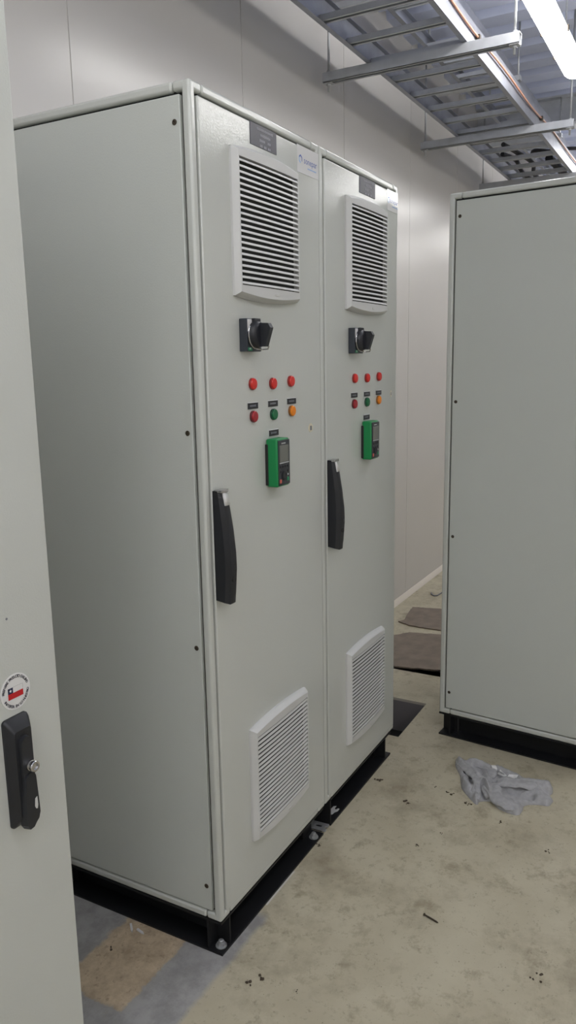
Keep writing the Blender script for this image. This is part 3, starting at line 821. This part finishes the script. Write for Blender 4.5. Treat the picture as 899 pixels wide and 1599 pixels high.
def crumbs():
    pts = [(.98, -.03, 1.5), (.893, -.172, 1.2), (1.013, -.283, 1), (1.012, -.299, .9), (.978, -.357, .9), (.975, -.369, .8), (1.029, -.231, .6), (-.042, -.108, 1.0), (-.016, -.126, 1.1), (.827, -.655, 1), (.313, -.732, .8), (.288, -.726, .8), (.675, -.288, .7), (.768, -.336, .6), (-.012, -.221, .5), (.532, -.011, .8), (.913, -.487, .9), (-.112, .271, .9), (.985, -.041, 1.0), (.885, -.180, .8)]
    b = MB()
    for x, y, s in pts:
        for k in range(4):
            px, py = x + random.gauss(0, .005) * s, y + random.gauss(0, .005) * s; r = random.uniform(.0018, .0042) * s
            q = bmesh.ops.create_icosphere(b.bm, subdivisions=1, radius=r)
            for v in q['verts']:
                v.co = Vector((px + v.co.x * random.uniform(.8, 1.5), py + v.co.y * random.uniform(.8, 1.5), max(0, r * .45 + v.co.z * .6)))
    tag(b.build('dirt_crumbs', M['dirt'], None, smooth=0), 'dark dirt crumbs scattered over the beige floor', 'dirt', kind='stuff')
crumbs()

def loose_screw():
    a, c = Vector((.3825, -.409, .0032)), Vector((.3695, -.454, .0024)); d = (c - a).normalized()
    t = thing('loose_screw', 'thin rusty screw lying alone on the open beige floor', 'screw', tuple(a))
    o = lambda p: Vector(p) - a
    b = MB(); b.cyl(o(a + d * .003), o(c - d * .004), .0021, 12); b.cyl(o(c - d * .004), o(c), .0021, 12, .0004); 
    for k in range(16): p = a + d * (.012 + k * .0018); b.cyl(o(p), o(p + d * .0006), .0026, 10)
    b.build('shank', M['rust'], t)
    b = MB(); b.lathe(o(a), d, [(.0030, -.0012), (.0042, 0), (.0040, .0016), (.0021, .0036)], 16); b.build('screw_head', M['rust'], t)
loose_screw()

def clip(p, q, label):
    p, q = Vector((*p, .003)), Vector((*q, .003)); t = thing('plastic_offcut', label, 'offcut', tuple(p))
    b = MB(); z = q - p; s = z.normalized().cross(Vector((0, 0, 1))) * .0030
    b.prism([(0, -1), (.75, -1), (1, 0), (.75, 1), (0, 1)], lambda u, v: z * u + s * v - Vector((0, 0, .0026)), lambda u, v: z * u + s * v + Vector((0, 0, .0012)))
    b.build('strip', M['white'], t)
clip((-.018, .287), (-.042, .262), 'white plastic offcut lying upright to the plinth on the brown patch')
clip((-.026, .258), (-.032, .230), 'white plastic offcut on the brown patch, nearer the bolted plinth corner')

def wall_wire():
    b = MB(); pts = [(3.285, .535), (3.25, .52), (3.232, .498), (3.245, .482), (3.29, .478), (3.36, .47), (3.42, .44)]
    P = []
    for i in range(len(pts) - 1):
        for k in range(6):
            t = k / 6; P.append((pts[i][0] + (pts[i + 1][0] - pts[i][0]) * t, pts[i][1] + (pts[i + 1][1] - pts[i][1]) * t, .0052))
    b.tube(P, .004, 8); tag(b.build('cable_offcut', M['tagtext'], None), 'thin grey cable offcut curled on the floor near the back wall', 'cable')
wall_wire()

# ------------------------------------------------------------------ overhead
def u_rail(b, x0, x1, yo, z0, h, w, inward, t=.002):
    ya = yo; yb = yo + inward * w
    lo, hi = min(ya, yb), max(ya, yb)
    b.box((x0, lo, z0), (x1, hi, z0 + t)); b.box((x0, lo, z0 + h - t), (x1, hi, z0 + h))
    b.box((x0, min(yo, yo + inward * t), z0 + t), (x1, max(yo, yo + inward * t), z0 + h - t))

def ladder(name, label, x0, x1, ya, yb, z, h, rx, step, rung_h):
    t = thing(name, label, 'cable tray', (0, 0, 0), 0)
    for yo, s in ((yb, -1), (ya, 1)):
        b = MB(); u_rail(b, x0, x1, yo, z, h, .022, s); b.build('side_rail', M['rail'], t, smooth=0)
    x = rx
    while x < x1 - .05:
        b = MB(); w = .036; zz = z + .010
        b.box((x - w / 2, ya + .003, zz + rung_h - .002), (x + w / 2, yb - .003, zz + rung_h))
        for s in (-1, 1):
            b.box((x + s * w / 2 - .001, ya + .003, zz), (x + s * w / 2 + .001, yb - .003, zz + rung_h - .002))
            b.box((x + s * w / 2 - (.010 if s > 0 else 0), ya + .003, zz), (x + s * w / 2 + (.010 if s < 0 else 0), yb - .003, zz + .002))
        b.build('rung', M['galv'], t, smooth=0); x += step
    return t
ladder('cable_ladder', 'wide galvanised cable ladder hung along the back wall below the ceiling', -1.0, 7.0, -.020, .418, 2.7545, .10, -.77, .25, .022)
ladder('cable_ladder', 'narrow upper cable ladder seen through the rungs of the wider one', -1.0, 7.0, .115, .395, 3.02, .06, -.86, .25, .020)

def hanger(x, label, y0=-.205, y1=.605):
    t = thing('trapeze_hanger', label, 'hanger', (x, 0, 0), 0, 'cable ladder hangers')
    b = MB(); h = .041; w = .0205; z = 2.712; u = .0025; ya, yb = y0 - .022, y1 + .022
    b.box((-w, ya, z + h - u), (w, yb, z + h))
    for s in (-1, 1):
        b.box((min(s * w, s * (w - u)), ya, z), (max(s * w, s * (w - u)), yb, z + h - u))
        b.box((min(s * w, s * (w - .0095)), ya, z), (max(s * w, s * (w - .0095)), yb, z + u))
    b.build('strut_channel', M['galv'], t, smooth=0)
    for y in (y0, y1):
        b = MB(); b.cyl((0, y, z - .035), (0, y, ZC + .03), .0052, 10); 
        r = b.build('threaded_rod', M['zinc'], t)
        b = MB()
        for zz in (z - .011, z + h + .001):
            b.prism([(math.cos(PI / 3 * i) * .0095, math.sin(PI / 3 * i) * .0095) for i in range(6)], lambda p, q: (p, y + q, zz), lambda p, q: (p, y + q, zz + .009))
        b.box((-.019, y - .019, z - .003), (.019, y + .019, z)); b.build('nut', M['zinc'], t, smooth=0)
    # strut that carries the upper ladder
    b = MB(); b.box((-.02, y0 + .27, 2.994), (.02, y1 - .01, 3.019)); b.build('upper_strut', M['galv'], t, smooth=0)
    b = MB(); b.cyl((0, .08, 2.975), (0, .08, ZC + .03), .0052, 10); b.build('threaded_rod', M['zinc'], t)
    return t
hanger(1.935, 'galvanised trapeze hanger strut, the nearer one in full view under the cable ladder')
hanger(3.235, 'galvanised trapeze hanger strut, the farther one just above the plain cabinet')
hanger(4.515, 'trapeze hanger whose rod shows beyond the plain cabinet top')

def copper():
    t = thing('grounding_cable', 'copper coloured cable running along the outer rail of the cable ladder', 'cable')
    P = []; x = -1.0
    while x <= 7.0:
        sag = .012 * math.sin((x - .3) * 2.1) + .006 * math.sin(x * 5.3 + 1)
        P.append((x, -.030 - .003 * math.sin(x * 3), 2.818 + sag)); x += .05
    b = MB(); b.tube(P, .0048, 8); b.build('cable_run', M['copper'], t)
    for x in (2.045, 3.36, .75):
        k = min(range(len(P)), key=lambda i: abs(P[i][0] - x)); y, z = P[k][1], P[k][2]
        b = MB(); b.box((x - .011, y - .009, z - .010), (x + .011, -.0205, z + .010), .002); b.build('cable_clamp', M['rust'], t)
copper()

def drooping(label, pts, r):
    P = []
    n = len(pts)
    for i in range(n - 1):
        p0, p1, p2, p3 = [Vector(pts[max(0, min(n - 1, i + k))]) for k in (-1, 0, 1, 2)]
        for k in range(8):
            t = k / 8; P.append(.5 * (2 * p1 + (p2 - p0) * t + (2 * p0 - 5 * p1 + 4 * p2 - p3) * t * t + (3 * p1 - p0 - 3 * p2 + p3) * t ** 3))
    P.append(Vector(pts[-1]))
    b = MB(); b.tube(P, r, 10); tag(b.build('power_cable', M['cable'], None), label, 'cable', 'black cables over the far ladder')
zb = 2.802
drooping('black cable looped over the far end of the cable ladder, against its outer rail', [(4.05, .05, zb), (4.10, .16, zb + .03), (4.30, .20, zb + .05), (4.45, .10, zb + .10), (4.50, -.06, 2.90), (4.62, -.13, 2.87), (4.75, -.12, 2.98), (4.80, -.11, 3.24)], .012)
drooping('black cable lying along the middle of the far cable ladder', [(3.72, .27, zb), (3.95, .24, zb), (4.3, .21, zb), (4.7, .27, zb), (5.3, .22, zb), (6.2, .25, zb)], .014)
drooping('black cable lying along the far cable ladder nearest the wall', [(3.95, .33, zb), (4.2, .30, zb + .01), (4.6, .33, zb), (5.2, .30, zb), (6.2, .32, zb)], .014)
drooping('black cable lying along the far cable ladder next to its outer rail', [(4.28, .10, 2.815), (4.6, .09, 2.815), (5.2, .10, 2.815), (6.2, .08, 2.815)], .026)

def beam():
    b = MB(); x = 4.55
    b.box((x - .06, Y0, 3.06), (x + .06, YW - .001, 3.07)); b.box((x - .06, Y0, 3.25), (x + .06, YW - .001, 3.26)); b.box((x - .005, Y0, 3.07), (x + .005, YW - .001, 3.25))
    tag(b.build('roof_beam', M['galv'], None, smooth=0), 'grey steel roof beam crossing under the deck behind the lit lamp', 'beam', kind='structure')
beam()
def pipe():
    t = thing('ceiling_pipe', 'thick pale pipe crossing under the ceiling beyond the farther hanger', 'pipe', (5.0, 0, 2.99))
    b = MB(); b.cyl((0, Y0, 0), (0, -.14, 0), .06, 24); b.build('pipe_run', M['plastic'], t)
    for y in (-3.2, -1.9, -.6):
        b = MB(); b.cyl((0, y, .055), (0, y, ZC - 2.99 + .03), .005, 8); b.lathe((0, y - .012, 0), (0, 1, 0), [(.0615, 0), (.064, .001), (.064, .023), (.0615, .024)], 24); b.build('pipe_hanger', M['zinc'], t)
pipe()
def conduit():
    t = thing('conduit', 'thin white conduit near the wall above the cable ladders', 'conduit', (0, .475, 3.135))
    b = MB(); b.box((-1.0, -.016, -.012), (7.0, .016, .012), .002); b.build('conduit_run', M['plastic'], t)
    for x in (.4, 1.65, 2.9, 4.15):
        b = MB(); b.box((x - .012, -.003, .012), (x + .012, .003, ZC - 3.135 + .03)); b.build('conduit_hanger', M['zinc'], t)
conduit()

def batten(x1, y, z, label, L=1.5):
    t = thing('batten_light', label, 'light', (x1 - L, y, z), 0, None)
    w = .052
    b = MB(); b.prism([(-.034, .050), (.034, .050), (.026, .072), (-.026, .072)], lambda yy, zz: (.02, yy, zz), lambda yy, zz: (L - .02, yy, zz)); b.build('housing', M['body'], t, smooth=0)
    b = MB(); n = 24
    ring = lambda k: [(math.cos(2 * PI * i / n) * w * k, .021 + math.sin(2 * PI * i / n) * (.037 if i < n / 2 else .038) * k) for i in range(n)]
    R = []
    for xx, k in ((0, .78), (.010, .94), (.03, 1), (L - .03, 1), (L - .010, .94), (L, .78)):
        R.append([b.bm.verts.new((xx, yy, zz)) for yy, zz in ring(k)])
    for A, B in zip(R, R[1:]):
        for i in range(n): b.bm.faces.new((A[i], A[(i + 1) % n], B[(i + 1) % n], B[i]))
    b.bm.faces.new(R[0][::-1]); b.bm.faces.new(R[-1])
    q = b.build('diffuser', M['tube'], t, smooth=60); q['label'] = 'glowing white diffuser'
    for xx in (.25, .55, .95, 1.25):
        for s in (-1, 1):
            b = MB(); b.box((xx - .008, s * (w + .003) - .003, .010), (xx + .008, s * (w + .003) + .003, .034), .001); b.build('clip', M['rust'], t)
    for xx in (.3, L - .3):
        b = MB(); b.cyl((xx, 0, .070), (xx, 0, ZC - z + .03), .004, 8); b.build('suspension_rod', M['zinc'], t)
    return t
# two rows of battens; only the nearest is in the picture, the others in them light the room and show as gloss on the doors; the front-wall pair is added unseen, as fill light
batten(2.85, -.285, 2.845, 'lit white batten light hanging under the ceiling beside the cable ladder')
for x1, y, nm in ((-1.5, -2.8, 'unseen batten added as fill light by the front wall, beside the camera'), (-3.3, -2.8, 'unseen batten added as fill light by the front wall, last one behind the camera'),
                  (-.5, -.285, 'lit batten light by the cable ladder, over the flag sticker cabinet'),
                  (5.85, -.285, 'lit batten light in the row by the cable ladder, beyond the pipe'), (8.7, -.285, 'lit batten light in the row by the cable ladder, at the far wall'),
                  (-3.05, -1.50, 'lit batten light in the aisle row, last one behind the camera'), (-.05, -1.50, 'lit batten light in the aisle row, beside the camera'),
                  (2.95, -1.50, 'lit batten light in the aisle row, over the plain cabinet'), (5.7, -1.50, 'lit batten light in the aisle row, beyond the pipe'), (8.7, -1.50, 'lit batten light in the aisle row, at the far wall')):
    batten(x1, y, 2.845, nm)

# ------------------------------------------------------------------ world, camera, look
w = bpy.data.worlds.new('room air'); S.world = w; w.use_nodes = True
w.node_tree.nodes['Background'].inputs['Color'].default_value = (.5, .5, .5, 1); w.node_tree.nodes['Background'].inputs['Strength'].default_value = .02

cam = bpy.data.cameras.new('camera'); co = bpy.data.objects.new('camera', cam); COL.objects.link(co); S.camera = co
yaw, pitch, roll, f = .503808, -.18965, -.017971, 1210.88
fw = Vector((math.cos(yaw) * math.cos(pitch), math.sin(yaw) * math.cos(pitch), math.sin(pitch)))
rt = Vector((math.sin(yaw), -math.cos(yaw), 0)); up = rt.cross(fw)
r2 = rt * math.cos(roll) + up * math.sin(roll); u2 = -rt * math.sin(roll) + up * math.cos(roll)
mw = Matrix((r2, u2, -fw)).transposed().to_4x4(); mw.translation = Vector((-1.43783, -1.008524, 1.497644))
co.matrix_world = mw
cam.sensor_fit = 'VERTICAL'; cam.sensor_height = 24; cam.lens = f / 1599 * 24; cam.clip_start = .02; cam.clip_end = 60

S.view_settings.view_transform = 'Standard'; S.view_settings.look = 'None'
S.view_settings.gamma = 1; S.view_settings.use_curve_mapping = False
S.view_settings.exposure = 0.0
S.cycles.use_denoising = True
S.cycles.max_bounces = 8; S.cycles.diffuse_bounces = 5
